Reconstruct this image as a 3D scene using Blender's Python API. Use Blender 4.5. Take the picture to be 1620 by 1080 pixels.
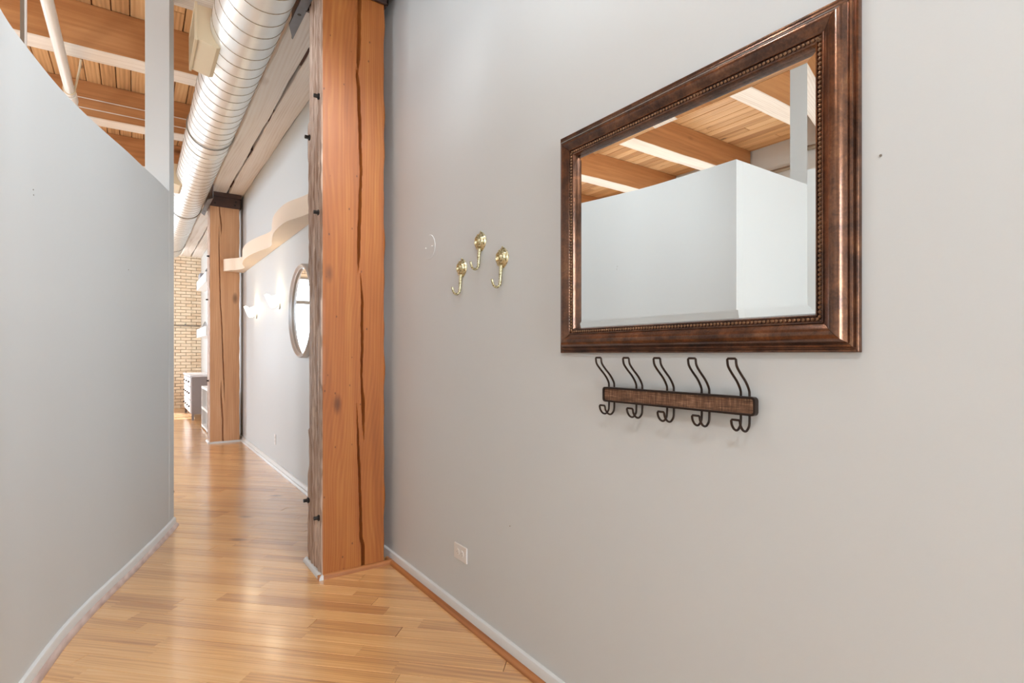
import bpy, bmesh, math, random
from math import sin, cos, pi, radians, sqrt, atan
from mathutils import Vector, Matrix

for o in list(bpy.data.objects):
    bpy.data.objects.remove(o)
scn = bpy.context.scene
COL = scn.collection
U = 1.3                      # camera height in metres; room coordinates below are in camera heights, z from eye level


def W(x, y, z):
    return Vector((x * U, y * U, (z + 1) * U))


def srgb(r, g, b, a=1.0):
    f = lambda c: (c / 255 / 12.92) if c / 255 <= .04045 else ((c / 255 + .055) / 1.055) ** 2.4
    return (f(r), f(g), f(b), a)


# ------------------------------------------------------------------ camera
YAW = atan(596 / 853)
cd = bpy.data.cameras.new('camera')
cam = bpy.data.objects.new('camera', cd)
COL.objects.link(cam)
cam.location = W(0, 0, 0)
cam.rotation_euler = (pi / 2, 0, -YAW)
cd.sensor_width = 36
cd.lens = 853 / 1620 * 36
cd.shift_y = 20 / 1620
cd.clip_start = .05
cd.clip_end = 200
scn.camera = cam

# ------------------------------------------------------------------ view, world
vs = scn.view_settings
vs.view_transform = 'Standard'
vs.look = 'None'
vs.exposure = 0.31
vs.gamma = 1
vs.use_curve_mapping = False
wd = bpy.data.worlds.new('sky')
scn.world = wd
wd.use_nodes = True
bg = wd.node_tree.nodes['Background']
bg.inputs[0].default_value = (.80, .90, 1.0, 1)
bg.inputs[1].default_value = 2.2


def area(name, loc, direction, sx, sy, power, color, parent=None):
    l = bpy.data.lights.new(name, 'AREA')
    l.shape = 'RECTANGLE'
    l.size = sx
    l.size_y = sy
    l.energy = power
    l.color = color
    o = bpy.data.objects.new(name, l)
    COL.objects.link(o)
    o.location = loc
    o.rotation_euler = Vector(direction).to_track_quat('-Z', 'Y').to_euler()
    return o


DAY = (.80, .90, 1.0)
# daylight entering through the end-wall window and the side windows
area('end_window_daylight', W(-1.25, 11.93, .42), (0, -1, 0), 1.9 * U, 2.3 * U, 110, DAY)
SIDE_WIN = [(.4, 2.0), (3.4, 5.0), (6.0, 7.6), (8.8, 10.4)]
SIDE_POWER = (40, 60, 40, 300)
for k, (ya, yb) in enumerate(SIDE_WIN):
    area('side_window_daylight', W(-4.0, (ya + yb) / 2, .55), (1, 0, 0), (yb - ya) * U, 1.7 * U, SIDE_POWER[k], DAY)
# added soft fill from behind the camera, through an invented back-wall window
area('back_fill_light', W(.46, -2.86, .38), (-.05, 1, -.0), .88 * U, 1.7 * U, 145, (.86, .94, 1.0))
sun = bpy.data.lights.new('sun', 'SUN')
sun.energy = 9
sun.angle = radians(.8)
sun.color = (1, .95, .86)
so = bpy.data.objects.new('sun', sun)
COL.objects.link(so)
so.rotation_euler = Vector((1.25, -1.35, -1.6)).to_track_quat('-Z', 'Y').to_euler()

# ------------------------------------------------------------------ materials


class NT:
    def __init__(s, name):
        s.m = bpy.data.materials.new(name)
        s.m.use_nodes = True
        s.t = s.m.node_tree
        s.b = s.t.nodes['Principled BSDF']

    def n(s, kind, **kw):
        nd = s.t.nodes.new(kind)
        for k, v in kw.items():
            if k.startswith('i_'):
                key = k[2:]
                key = int(key) if key.isdigit() else key
                nd.inputs[key].default_value = v
            else:
                setattr(nd, k, v)
        return nd

    def l(s, a, b):
        s.t.links.new(a, b)

    def val(s, sock, v):
        s.b.inputs[sock].default_value = v

    def ramp(s, fac, stops):
        r = s.n('ShaderNodeValToRGB')
        e = r.color_ramp.elements
        while len(e) < len(stops):
            e.new(.5)
        for i, (p, c) in enumerate(stops):
            e[i].position = p
            e[i].color = c
        s.l(fac, r.inputs[0])
        return r.outputs[0]

    def math(s, op, a, b=None, c=None):
        nd = s.n('ShaderNodeMath', operation=op)
        for i, v in enumerate((a, b, c)):
            if v is None:
                continue
            if isinstance(v, (int, float)):
                nd.inputs[i].default_value = v
            else:
                s.l(v, nd.inputs[i])
        return nd.outputs[0]

    def mix(s, fac, a, b, blend='MIX'):
        nd = s.n('ShaderNodeMix', data_type='RGBA', blend_type=blend)
        for i, v in ((0, fac), (6, a), (7, b)):
            if isinstance(v, (int, float, tuple)):
                nd.inputs[i].default_value = v
            else:
                s.l(v, nd.inputs[i])
        return nd.outputs[2]

    def bump(s, h, strength, dist=.002):
        b = s.n('ShaderNodeBump')
        b.inputs['Strength'].default_value = strength
        b.inputs['Distance'].default_value = dist
        s.l(h, b.inputs['Height'])
        s.l(b.outputs[0], s.b.inputs['Normal'])


def coords(t, scale, rnd=None, src='Object', rot=(0, 0, 0)):
    tc = t.n('ShaderNodeTexCoord')
    mp = t.n('ShaderNodeMapping')
    mp.inputs['Scale'].default_value = scale
    mp.inputs['Rotation'].default_value = rot
    t.l(tc.outputs[src], mp.inputs['Vector'])
    if rnd is not None:
        cb = t.n('ShaderNodeCombineXYZ')
        t.l(t.math('MULTIPLY', rnd, 37.0), cb.inputs[0])
        t.l(t.math('MULTIPLY', rnd, 91.0), cb.inputs[1])
        t.l(t.math('MULTIPLY', rnd, 13.0), cb.inputs[2])
        t.l(cb.outputs[0], mp.inputs['Location'])
    return mp.outputs[0]


def noise(t, vec, scale, detail=4, rough=.55, dist=0.0):
    nd = t.n('ShaderNodeTexNoise')
    nd.inputs['Scale'].default_value = scale
    nd.inputs['Detail'].default_value = detail
    nd.inputs['Roughness'].default_value = rough
    nd.inputs['Distortion'].default_value = dist
    t.l(vec, nd.inputs['Vector'])
    return nd.outputs['Fac']


def plain(name, col, rough=.5, metal=0.0, bump=0.0, bscale=60, emis=None, estr=0, coat=0.0, var=0.0):
    t = NT(name)
    t.val('Base Color', col)
    t.val('Roughness', rough)
    t.val('Metallic', metal)
    t.val('Coat Weight', coat)
    v = coords(t, (1, 1, 1))
    if var:
        n = noise(t, v, 6, 5)
        a = tuple(c * (1 - var) for c in col[:3]) + (1,)
        b = tuple(min(1, c * (1 + var)) for c in col[:3]) + (1,)
        t.l(t.ramp(n, [(.3, a), (.7, b)]), t.b.inputs['Base Color'])
    if bump:
        t.bump(noise(t, v, bscale, 3), bump)
    if emis:
        t.val('Emission Color', emis)
        t.val('Emission Strength', estr)
    return t.m


def wood(name, stops, axis='X', ring=9.0, along=.55, rough=.4, coat=0.0, rnd='OBJ', tone=.25, knots=True,
         streak=.5, bump=.25, src='Object', knot_scale=3.2, dark=(60, 30, 14), ringw=.16, wav=.16, crough=.12, specks=False):
    """stops: light, mid, dark. Grain runs along the given axis (metres)."""
    t = NT(name)
    r = None
    if rnd == 'OBJ':
        oi = t.n('ShaderNodeObjectInfo')
        r = oi.outputs['Random']
    elif rnd == 'ISL':
        g = t.n('ShaderNodeNewGeometry')
        r = g.outputs['Random Per Island']
    sc = {'X': (along, 1, 1), 'Y': (1, along, 1), 'Z': (1, 1, along)}[axis]
    v = coords(t, sc, r, src)
    # slow wander bends the growth rings
    w1 = noise(t, v, 2.2, 2, .5)
    w2 = noise(t, v, 7.0, 2, .5)
    sep = t.n('ShaderNodeSeparateXYZ')
    t.l(v, sep.inputs[0])
    ax = {'X': (1, 2), 'Y': (0, 2), 'Z': (0, 1)}[axis]
    d = t.math('ADD', sep.outputs[ax[0]], t.math('MULTIPLY', sep.outputs[ax[1]], .63))
    d = t.math('ADD', d, t.math('MULTIPLY', w1, wav))
    d = t.math('ADD', d, t.math('MULTIPLY', w2, wav * .12))
    rings = t.math('SINE', t.math('MULTIPLY', d, ring * 2 * pi))
    rings = t.math('MULTIPLY_ADD', rings, .5, .5)
    scf = {'X': (1.5, 60, 60), 'Y': (60, 1.5, 60), 'Z': (60, 60, 1.5)}[axis]
    vf = coords(t, scf, r, src)
    fine = noise(t, vf, 1.0, 3, .6)
    scm = {'X': (.7, 9, 9), 'Y': (9, .7, 9), 'Z': (9, 9, .7)}[axis]
    med = noise(t, coords(t, scm, r, src), 1.0, 3, .6)
    f = t.math('MULTIPLY_ADD', rings, ringw, t.math('MULTIPLY', fine, streak))
    f = t.math('ADD', f, .17 - ringw / 2)
    f = t.math('ADD', f, t.math('MULTIPLY', med, .55))
    if r is not None:
        f = t.math('ADD', f, t.math('MULTIPLY_ADD', r, tone, -tone / 2))
    f = t.math('MULTIPLY', f, .85)
    c = t.ramp(f, [(.28, srgb(*stops[0])), (.55, srgb(*stops[1])), (.86, srgb(*stops[2]))])
    if knots:
        vo = t.n('ShaderNodeTexVoronoi')
        vo.inputs['Scale'].default_value = knot_scale
        vk = coords(t, {'X': (.45, 1, 1), 'Y': (1, .45, 1), 'Z': (1, 1, .45)}[axis], r, src)
        t.l(vk, vo.inputs['Vector'])
        k = t.ramp(vo.outputs['Distance'], [(.0, (1, 1, 1, 1)), (.045, (.75, .75, .75, 1)), (.11, (0, 0, 0, 1))])
        c = t.mix(t.math('MULTIPLY', k, .8), c, srgb(*dark))
    if specks:
        v2 = t.n('ShaderNodeTexVoronoi')
        v2.inputs['Scale'].default_value = 17
        t.l(coords(t, (1, 1, .6), None, src), v2.inputs['Vector'])
        c = t.mix(t.ramp(v2.outputs['Distance'], [(.0, (.85, .85, .85, 1)), (.06, (.6, .6, .6, 1)), (.09, (0, 0, 0, 1))]), c, srgb(*dark))
    t.l(c, t.b.inputs['Base Color'])
    t.val('Roughness', rough)
    t.val('Coat Weight', coat)
    t.val('Coat Roughness', crough)
    t.val('Coat IOR', 1.9 if coat > .8 else 1.5)
    if bump:
        t.bump(t.math('ADD', fine, t.math('MULTIPLY', rings, .3)), bump, .0012)
    return t.m


def brick_mat():
    t = NT('brick_buff')
    g = t.n('ShaderNodeObjectInfo')
    geo = t.n('ShaderNodeNewGeometry')
    tc = t.n('ShaderNodeTexCoord')
    n = noise(t, geo.outputs['Position'], 2.1, 3)
    r = t.math('ADD', t.math('MULTIPLY', g.outputs['Random'], .45), t.math('MULTIPLY', geo.outputs['Random Per Island'], .3))
    f = t.math('ADD', r, t.math('MULTIPLY', n, .5))
    t.l(t.ramp(f, [(.2, srgb(240, 222, 194)), (.6, srgb(246, 230, 204)), (1, srgb(230, 204, 172))]), t.b.inputs['Base Color'])
    t.val('Roughness', .9)
    t.bump(noise(t, geo.outputs['Position'], 60, 3), .3, .004)
    return t.m


def frame_mat():
    t = NT('mirror_frame_bronze')
    v = coords(t, (1, 1, 1))
    a = noise(t, v, 14, 6, .65, .4)
    b = noise(t, v, 160, 4, .7)
    f = t.math('ADD', t.math('MULTIPLY', a, .75), t.math('MULTIPLY', b, .35))
    t.l(t.ramp(f, [(.36, srgb(50, 37, 34)), (.5, srgb(88, 60, 46)), (.64, srgb(124, 84, 60)), (.78, srgb(158, 118, 84))]), t.b.inputs['Base Color'])
    t.val('Metallic', .8)
    t.val('Roughness', .27)
    t.val('Coat Weight', .35)
    t.val('Coat Roughness', .12)
    t.bump(b, .12, .001)
    return t.m


def woven_mat():
    t = NT('woven_brown_panel')
    v = coords(t, (1, 1, 1))
    sp = t.n('ShaderNodeSeparateXYZ')
    t.l(v, sp.inputs[0])
    n1 = noise(t, coords(t, (1, 260, 14)), 1, 3, .7)
    n2 = noise(t, coords(t, (1, 14, 300)), 1, 3, .7)
    n3 = noise(t, v, 7, 2)
    f = t.math('ADD', t.math('MULTIPLY', n1, .5), t.math('MULTIPLY', n2, .5))
    f = t.math('ADD', f, t.math('MULTIPLY', n3, .15))
    t.l(t.ramp(f, [(.40, srgb(40, 26, 20)), (.54, srgb(98, 66, 46)), (.63, srgb(134, 98, 72)), (.74, srgb(184, 150, 122))]), t.b.inputs['Base Color'])
    t.val('Roughness', .6)
    wy = t.math('SINE', t.math('MULTIPLY', sp.outputs[1], 1700))
    wz = t.math('SINE', t.math('MULTIPLY', sp.outputs[2], 1700))
    t.bump(t.math('ADD', wy, wz), .3, .0008)
    return t.m


M = {}
M['wall'] = plain('grey_wall_paint', srgb(207, 211, 212), .55, bump=.06, bscale=180)
M['trim'] = plain('white_trim_paint', srgb(222, 223, 222), .35)
M['white'] = plain('white_paint', srgb(238, 238, 236), .4)
M['cream'] = plain('cream_paint', srgb(224, 208, 176), .5)
M['post'] = wood('oiled_fir_post', [(186, 124, 60), (160, 92, 40), (112, 58, 25)], 'Z', ring=48, along=.16, rough=.5, coat=.0, rnd=None, streak=.34, bump=.18, ringw=.09, wav=.5, knot_scale=3.4, dark=(70, 34, 16), specks=True)
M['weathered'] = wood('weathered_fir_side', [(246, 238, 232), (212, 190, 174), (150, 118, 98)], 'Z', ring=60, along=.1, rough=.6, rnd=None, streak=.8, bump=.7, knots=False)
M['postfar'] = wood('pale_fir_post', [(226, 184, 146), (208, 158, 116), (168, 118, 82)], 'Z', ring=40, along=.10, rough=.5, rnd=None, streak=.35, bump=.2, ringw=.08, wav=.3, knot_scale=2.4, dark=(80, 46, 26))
M['floor'] = wood('oak_floorboard', [(244, 202, 146), (232, 178, 116), (180, 124, 76)], 'X', ring=60, along=.08, rough=.30, coat=.9, tone=.26, streak=.55, ringw=.12, wav=.35, crough=.17, bump=.06, knot_scale=3.0, dark=(84, 46, 26))
M['floor_far'] = wood('oak_floorboard_far', [(244, 202, 146), (232, 178, 116), (180, 124, 76)], 'Y', ring=60, along=.08, rough=.30, coat=.9, tone=.26, streak=.55, ringw=.12, wav=.35, crough=.17, bump=.06, knot_scale=3.0, dark=(84, 46, 26), rnd='ISL')
M['shoe_wood'] = wood('oak_shoe_moulding', [(206, 146, 90), (180, 116, 66), (130, 76, 42)], 'Y', ring=30, along=.1, rough=.3, rnd=None, knots=False, coat=.3)
M['deck'] = wood('pine_ceiling_board', [(240, 206, 158), (224, 182, 132), (172, 126, 84)], 'Y', ring=30, along=.12, rough=.6, tone=.35, streak=.5, bump=.2, knot_scale=3.4)
M['joist'] = wood('fir_joist_side', [(222, 172, 118), (198, 144, 94), (152, 102, 64)], 'X', ring=24, along=.12, rough=.65, tone=.15, streak=.35, bump=.3, ringw=.06, knot_scale=2.0)
M['washed'] = wood('whitewashed_timber', [(250, 245, 236), (242, 234, 222), (212, 198, 182)], 'X', ring=40, along=.10, rough=.7, tone=.1, streak=.5, bump=.3, knots=False)
M['beam'] = wood('whitewashed_beam', [(250, 248, 244), (242, 236, 229), (206, 192, 178)], 'Y', ring=34, along=.06, rough=.7, tone=.1, streak=.35, ringw=.14, wav=.5, bump=.3, knot_scale=1.6, dark=(150, 112, 90))
M['darkbeam'] = wood('dark_timber', [(120, 66, 34), (86, 44, 22), (48, 26, 14)], 'Y', ring=18, along=.1, rough=.6, rnd=None, knots=False)
M['steel'] = plain('dark_painted_steel', srgb(84, 66, 60), .45, .5, bump=.2, var=.25)
M['greysteel'] = plain('grey_steel_plate', srgb(118, 122, 130), .45, .6, bump=.15, var=.15)
M['bolt'] = plain('black_bolt', srgb(54, 50, 48), .5, .7)
M['duct'] = plain('galvanised_duct', srgb(228, 228, 224), .40, .6, bump=.03, bscale=30, var=.04)
M['seam'] = plain('duct_seam', srgb(150, 132, 106), .5, .5)
M['ductbox'] = plain('duct_register_metal', srgb(222, 208, 178), .5, .3)
M['slot'] = plain('dark_grille_slots', srgb(96, 88, 74), .6, .3)
M['pipe'] = plain('white_pipe', srgb(236, 232, 224), .35)
M['conduit'] = plain('grey_conduit', srgb(150, 144, 134), .4, .6)
M['brick'] = brick_mat()
M['mortar'] = plain('mortar', srgb(226, 208, 180), .95, bump=.3)
M['frame'] = frame_mat()
M['beads'] = plain('bronze_beads', srgb(132, 100, 74), .32, .7)
M['mirror'] = plain('silvered_glass', (.93, .95, .94, 1), .0, 1.0)
M['silver'] = plain('pewter_frame', srgb(206, 205, 204), .35, .45)
M['wire'] = plain('dark_bronze_wire', srgb(56, 44, 38), .4, .7)
M['woven'] = woven_mat()
bt = NT('aged_brass')
bv_ = coords(bt, (1, 1, 1))
bn_ = noise(bt, bv_, 150, 3, .6)
bt.l(bt.ramp(bn_, [(.36, srgb(112, 98, 64)), (.47, srgb(204, 196, 156)), (.62, srgb(232, 226, 196))]), bt.b.inputs['Base Color'])
bt.val('Metallic', .8)
bt.val('Roughness', .32)
bt.bump(bn_, .6, .0015)
M['brass'] = bt.m
M['plate'] = plain('outlet_plastic', srgb(226, 222, 218), .35)
M['black'] = plain('dark_slot', srgb(40, 38, 36), .6)
M['shade'] = plain('lit_frosted_glass', srgb(255, 246, 226), .3, emis=(1, .86, .62, 1), estr=5)
M['dresser'] = plain('taupe_lacquer', srgb(146, 136, 134), .5)
M['dresser_front'] = plain('pale_lacquer', srgb(226, 224, 226), .4)
M['grey_box'] = plain('grey_plastic', srgb(160, 164, 174), .5)
M['speaker'] = plain('charcoal_plastic', srgb(60, 58, 58), .6)
M['soffit'] = plain('peach_ledge_paint', srgb(240, 222, 200), .5)
M['sofa'] = plain('grey_upholstery', srgb(120, 116, 114), .9)

gm = NT('window_glass')
tr = gm.n('ShaderNodeBsdfTransparent')
gl = gm.n('ShaderNodeBsdfGlossy')
gl.inputs['Roughness'].default_value = 0.02
mx = gm.n('ShaderNodeMixShader')
mx.inputs[0].default_value = .06
gm.l(tr.outputs[0], mx.inputs[1])
gm.l(gl.outputs[0], mx.inputs[2])
gm.l(mx.outputs[0], gm.t.nodes['Material Output'].inputs[0])
M['glass'] = gm.m

# ------------------------------------------------------------------ mesh helpers


class MB:
    def __init__(s):
        s.v, s.f, s.mi = [], [], []

    def add(s, verts, faces, mi=0):
        k = len(s.v)
        s.v += [Vector(p) for p in verts]
        s.f += [tuple(i + k for i in f) for f in faces]
        s.mi += [mi] * len(faces)

    def box(s, a, b, mi=0, room=True):
        """axis box between corners a and b (room units)"""
        P = W if room else (lambda x, y, z: Vector((x, y, z)))
        vs_ = [P(x, y, z) for x in (a[0], b[0]) for y in (a[1], b[1]) for z in (a[2], b[2])]
        s.add(vs_, [(0, 1, 3, 2), (4, 6, 7, 5), (0, 4, 5, 1), (2, 3, 7, 6), (0, 2, 6, 4), (1, 5, 7, 3)], mi)

    def tube(s, path, r, n=8, cap=True, mi=0):
        """path in metres; r number or list"""
        path = [Vector(p) for p in path]
        m = len(path)
        rs = r if isinstance(r, (list, tuple)) else [r] * m
        t0 = (path[1] - path[0]).normalized()
        up = Vector((0, 0, 1)) if abs(t0.z) < .9 else Vector((1, 0, 0))
        nrm = t0.cross(up).normalized()
        verts = []
        for i, p in enumerate(path):
            t = (path[min(i + 1, m - 1)] - path[max(i - 1, 0)]).normalized()
            nrm = (nrm - t * nrm.dot(t)).normalized()
            bn = t.cross(nrm)
            for k in range(n):
                a = 2 * pi * k / n
                verts.append(p + (nrm * cos(a) + bn * sin(a)) * rs[i])
        faces = []
        for i in range(m - 1):
            for k in range(n):
                faces.append((i * n + k, i * n + (k + 1) % n, (i + 1) * n + (k + 1) % n, (i + 1) * n + k))
        if cap:
            faces.append(tuple(range(n))[::-1])
            faces.append(tuple((m - 1) * n + k for k in range(n)))
        s.add(verts, faces, mi)

    def sweep(s, pts, prof, mi=0, closed_prof=True, cap=True):
        """pts: list of (origin Vector, u Vector, v Vector) frames; prof: list (a,b)"""
        n = len(prof)
        verts = [o + u * a + v * b for (o, u, v) in pts for (a, b) in prof]
        faces = []
        for i in range(len(pts) - 1):
            for k in range(n if closed_prof else n - 1):
                faces.append((i * n + k, i * n + (k + 1) % n, (i + 1) * n + (k + 1) % n, (i + 1) * n + k))
        if cap:
            faces.append(tuple(range(n))[::-1])
            faces.append(tuple((len(pts) - 1) * n + k for k in range(n)))
        s.add(verts, faces, mi)

    def sphere(s, c, r, n=8, m=6, sc=(1, 1, 1), mi=0):
        c = Vector(c)
        verts = [c + Vector((0, 0, r * sc[2]))]
        for i in range(1, m):
            for k in range(n):
                th, ph = pi * i / m, 2 * pi * k / n
                verts.append(c + Vector((r * sin(th) * cos(ph) * sc[0], r * sin(th) * sin(ph) * sc[1], r * cos(th) * sc[2])))
        verts.append(c - Vector((0, 0, r * sc[2])))
        faces = [(0, 1 + k, 1 + (k + 1) % n) for k in range(n)]
        for i in range(m - 2):
            for k in range(n):
                a = 1 + i * n
                faces.append((a + k, a + n + k, a + n + (k + 1) % n, a + (k + 1) % n))
        e = len(verts) - 1
        a = 1 + (m - 2) * n
        faces += [(a + k, e, a + (k + 1) % n) for k in range(n)]
        s.add(verts, faces, mi)

    def cyl(s, a, b, r, n=16, mi=0, r2=None):
        s.tube([a, b], [r, r2 if r2 is not None else r], n, True, mi)

    def obj(s, name, mats, parent=None, origin=None, smooth=False, bevel=0, kind=None, fixn=True):
        if not isinstance(mats, (list, tuple)):
            mats = [mats]
        org = Vector((0, 0, 0))
        if parent is not None:
            org = WORLD[parent.name]
        elif origin is not None:
            org = Vector(origin)
        me = bpy.data.meshes.new(name)
        me.from_pydata([p - org for p in s.v], [], s.f)
        for m in mats:
            me.materials.append(m)
        if len(mats) > 1:
            me.polygons.foreach_set('material_index', s.mi)
        if fixn or smooth:
            bm = bmesh.new()
            bm.from_mesh(me)
            if fixn:
                bmesh.ops.recalc_face_normals(bm, faces=bm.faces)
            bm.to_mesh(me)
            bm.free()
        if smooth:
            me.polygons.foreach_set('use_smooth', [True] * len(me.polygons))
            me.set_sharp_from_angle(angle=radians(38))
        o = bpy.data.objects.new(name, me)
        COL.objects.link(o)
        if parent is not None:
            o.parent = parent
        else:
            o.location = org
        WORLD[o.name] = org
        if bevel:
            b = o.modifiers.new('bevel', 'BEVEL')
            b.width = bevel
            b.segments = 2
            b.limit_method = 'ANGLE'
        if kind:
            o['kind'] = kind
        return o


WORLD = {}


def tag(o, label, cat, group=None):
    o['label'] = label
    o['category'] = cat
    if group:
        o['group'] = group
    return o


def thing(name, loc, label, cat, group=None):
    o = bpy.data.objects.new(name, None)
    COL.objects.link(o)
    o.empty_display_size = .05
    o.location = loc
    WORLD[o.name] = Vector(loc)
    return tag(o, label, cat, group)


def struct(o):
    o['kind'] = 'structure'
    return o


def spline(pts, n):
    """Catmull-Rom through points (tuples), n samples per segment"""
    P = [Vector(p) for p in pts]
    out = []
    for i in range(len(P) - 1):
        a, b, c, d = P[max(i - 1, 0)], P[i], P[i + 1], P[min(i + 2, len(P) - 1)]
        for k in range(n):
            t = k / n
            out.append(.5 * ((2 * b) + (c - a) * t + (2 * a - 5 * b + 4 * c - d) * t * t + (3 * b - a - 3 * c + d) * t ** 3))
    out.append(P[-1])
    return out


# ------------------------------------------------------------------ room shell
XR, XL, YB, YE, ZC = 1.02, -3.85, -2.7, 11.7, 2.35
WALL_T = .12

b = MB(); b.box((XL - .2, YB - .2, -1.10), (XR + .2, YE + .2, -1.012))
floor = struct(b.obj('floor', M['mortar']))
b = MB(); b.box((XL - .2, YB - .2, ZC + .035), (XR + .2, YE + .2, ZC + .12))
ceiling = struct(b.obj('ceiling', M['darkbeam']))

# floorboards, laid at 45 degrees
rng = random.Random(7)
PW = .070
du, dv = Vector((-1, 1)) / sqrt(2), Vector((1, 1)) / sqrt(2)
part_x = [(-.305, 1.48), (-.302, 1.75), (-.293, 1.98), (-.266, 2.16), (-.217, 2.41), (-.160, 2.62), (-.095, 2.82),
          (-.033, 3.0), (.028, 3.195), (.090, 3.385), (.149, 3.585), (.183, 3.712)]


def project(x, y, z=-1):
    S, C_ = sin(YAW), cos(YAW)
    d = S * x + C_ * y
    if d < .1:
        return None
    return 810 + 853 * (C_ * x - S * y) / d, 560 - 853 * z / d, d


def partx(y):
    if y < 1.48:
        return -1.1
    if y > 3.712:
        return .183
    for (x0, y0), (x1, y1) in zip(part_x, part_x[1:]):
        if y0 <= y <= y1:
            return x0 + (x1 - x0) * (y - y0) / (y1 - y0)


boards = []
cs = [Vector((x, y)) for x in (XL, XR) for y in (YB, YE)]
vmin, vmax = min(c.dot(dv) for c in cs), max(c.dot(dv) for c in cs)
row = vmin
while row < vmax:
    vc = row + PW / 2
    lo, hi = -1e9, 1e9
    for d_, o_, a_, b_ in ((du.x, dv.x * vc, XL, XR), (du.y, dv.y * vc, YB, YE)):
        t0, t1 = (a_ - o_) / d_, (b_ - o_) / d_
        lo, hi = max(lo, min(t0, t1)), min(hi, max(t0, t1))
    u = lo - rng.uniform(0, .4)
    while u < hi:
        L = rng.choice((.26, .34, .42, .5, .6, .72, .86))
        a_, b_ = max(u, lo - .03), min(u + L, hi + .03)
        if b_ - a_ > .04:
            boards.append((a_, b_, vc))
        u += L
    row += PW


def board_score(bd):
    best = 0
    for t in (.1, .5, .9):
        p = du * (bd[0] + (bd[1] - bd[0]) * t) + dv * bd[2]
        if p.x < partx(p.y) - .05:
            continue
        q = project(p.x, p.y)
        if q and -60 < q[0] < 1000 and q[1] < 1150:
            best = max(best, 1 / q[2] ** 2)
    return best


boards.sort(key=board_score, reverse=True)


def board_mesh(L):
    w, g, t = PW * U, .0005, .0010
    x0, x1, y0, y1 = -L / 2 + g, L / 2 - g, -w / 2 + g, w / 2 - g
    zt, zb = 0.0, -.016
    V = [(x0, y0, zb), (x1, y0, zb), (x1, y1, zb), (x0, y1, zb),
         (x0, y0, zt - t), (x1, y0, zt - t), (x1, y1, zt - t), (x0, y1, zt - t),
         (x0 + t, y0 + t, zt), (x1 - t, y0 + t, zt), (x1 - t, y1 - t, zt), (x0 + t, y1 - t, zt)]
    F = [(0, 1, 5, 4), (1, 2, 6, 5), (2, 3, 7, 6), (3, 0, 4, 7), (4, 5, 9, 8), (5, 6, 10, 9), (6, 7, 11, 10), (7, 4, 8, 11), (8, 9, 10, 11)]
    return V, F


mesh_cache = {}
ang = math.atan2(du.y, du.x)
rest = MB()
for i, (a_, b_, vc) in enumerate(boards):
    L = round((b_ - a_) * U, 2)
    p = du * ((a_ + b_) / 2) + dv * vc
    dz = rng.uniform(-.0004, 0)
    if i < 298:
        if L not in mesh_cache:
            V, F = board_mesh(L)
            me = bpy.data.meshes.new('floorboard')
            me.from_pydata(V, [], F)
            me.materials.append(M['floor'])
            mesh_cache[L] = me
        o = bpy.data.objects.new('floorboard', mesh_cache[L])
        COL.objects.link(o)
        o.parent = floor
        o.location = (p.x * U, p.y * U, dz)
        o.rotation_euler = (0, 0, ang + (pi if rng.random() < .5 else 0))
    else:
        V, F = board_mesh((b_ - a_) * U)
        # stored along Y so the object-space grain follows the board once the whole mesh is turned
        rest.add([Vector((v[1] + vc * U, v[0] + (a_ + b_) / 2 * U, v[2] + dz)) for v in V], [f[::-1] for f in F])
o = rest.obj('floorboards', M['floor_far'], fixn=False, kind='stuff')
o.parent = floor
# local x -> dv, local y -> du
o.matrix_local = Matrix(((dv.x, du.x, 0, 0), (dv.y, du.y, 0, 0), (0, 0, 1, 0), (0, 0, 0, 1)))

# ceiling boards along the room
BW = .105
x = XR
while x > XL:
    y = YB - rng.uniform(0, 2)
    while y < YE:
        L = rng.choice((2.4, 3.2, 3.9, 4.6))
        y0, y1 = max(y, YB), min(y + L, YE)
        if y1 - y0 > .05:
            xa = max(x - BW, XL)
            bb = MB()
            g, t = .0028, .004
            xa_, xb_, z0 = xa + g, x - g, ZC + rng.uniform(0, .004)
            V = [W(xa_, y0 + .002, ZC + .034), W(xb_, y0 + .002, ZC + .034), W(xb_, y1 - .002, ZC + .034), W(xa_, y1 - .002, ZC + .034),
                 W(xa_, y0 + .002, z0 + t), W(xb_, y0 + .002, z0 + t), W(xb_, y1 - .002, z0 + t), W(xa_, y1 - .002, z0 + t),
                 W(xa_ + t, y0 + .004, z0), W(xb_ - t, y0 + .004, z0), W(xb_ - t, y1 - .004, z0), W(xa_ + t, y1 - .004, z0)]
            bb.add(V, [(0, 1, 5, 4), (1, 2, 6, 5), (2, 3, 7, 6), (3, 0, 4, 7), (4, 5, 9, 8), (5, 6, 10, 9), (6, 7, 11, 10), (7, 4, 8, 11), (8, 9, 10, 11)])
            bb.obj('ceiling_board', M['deck'], ceiling)
        y += L
    x -= BW

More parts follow.
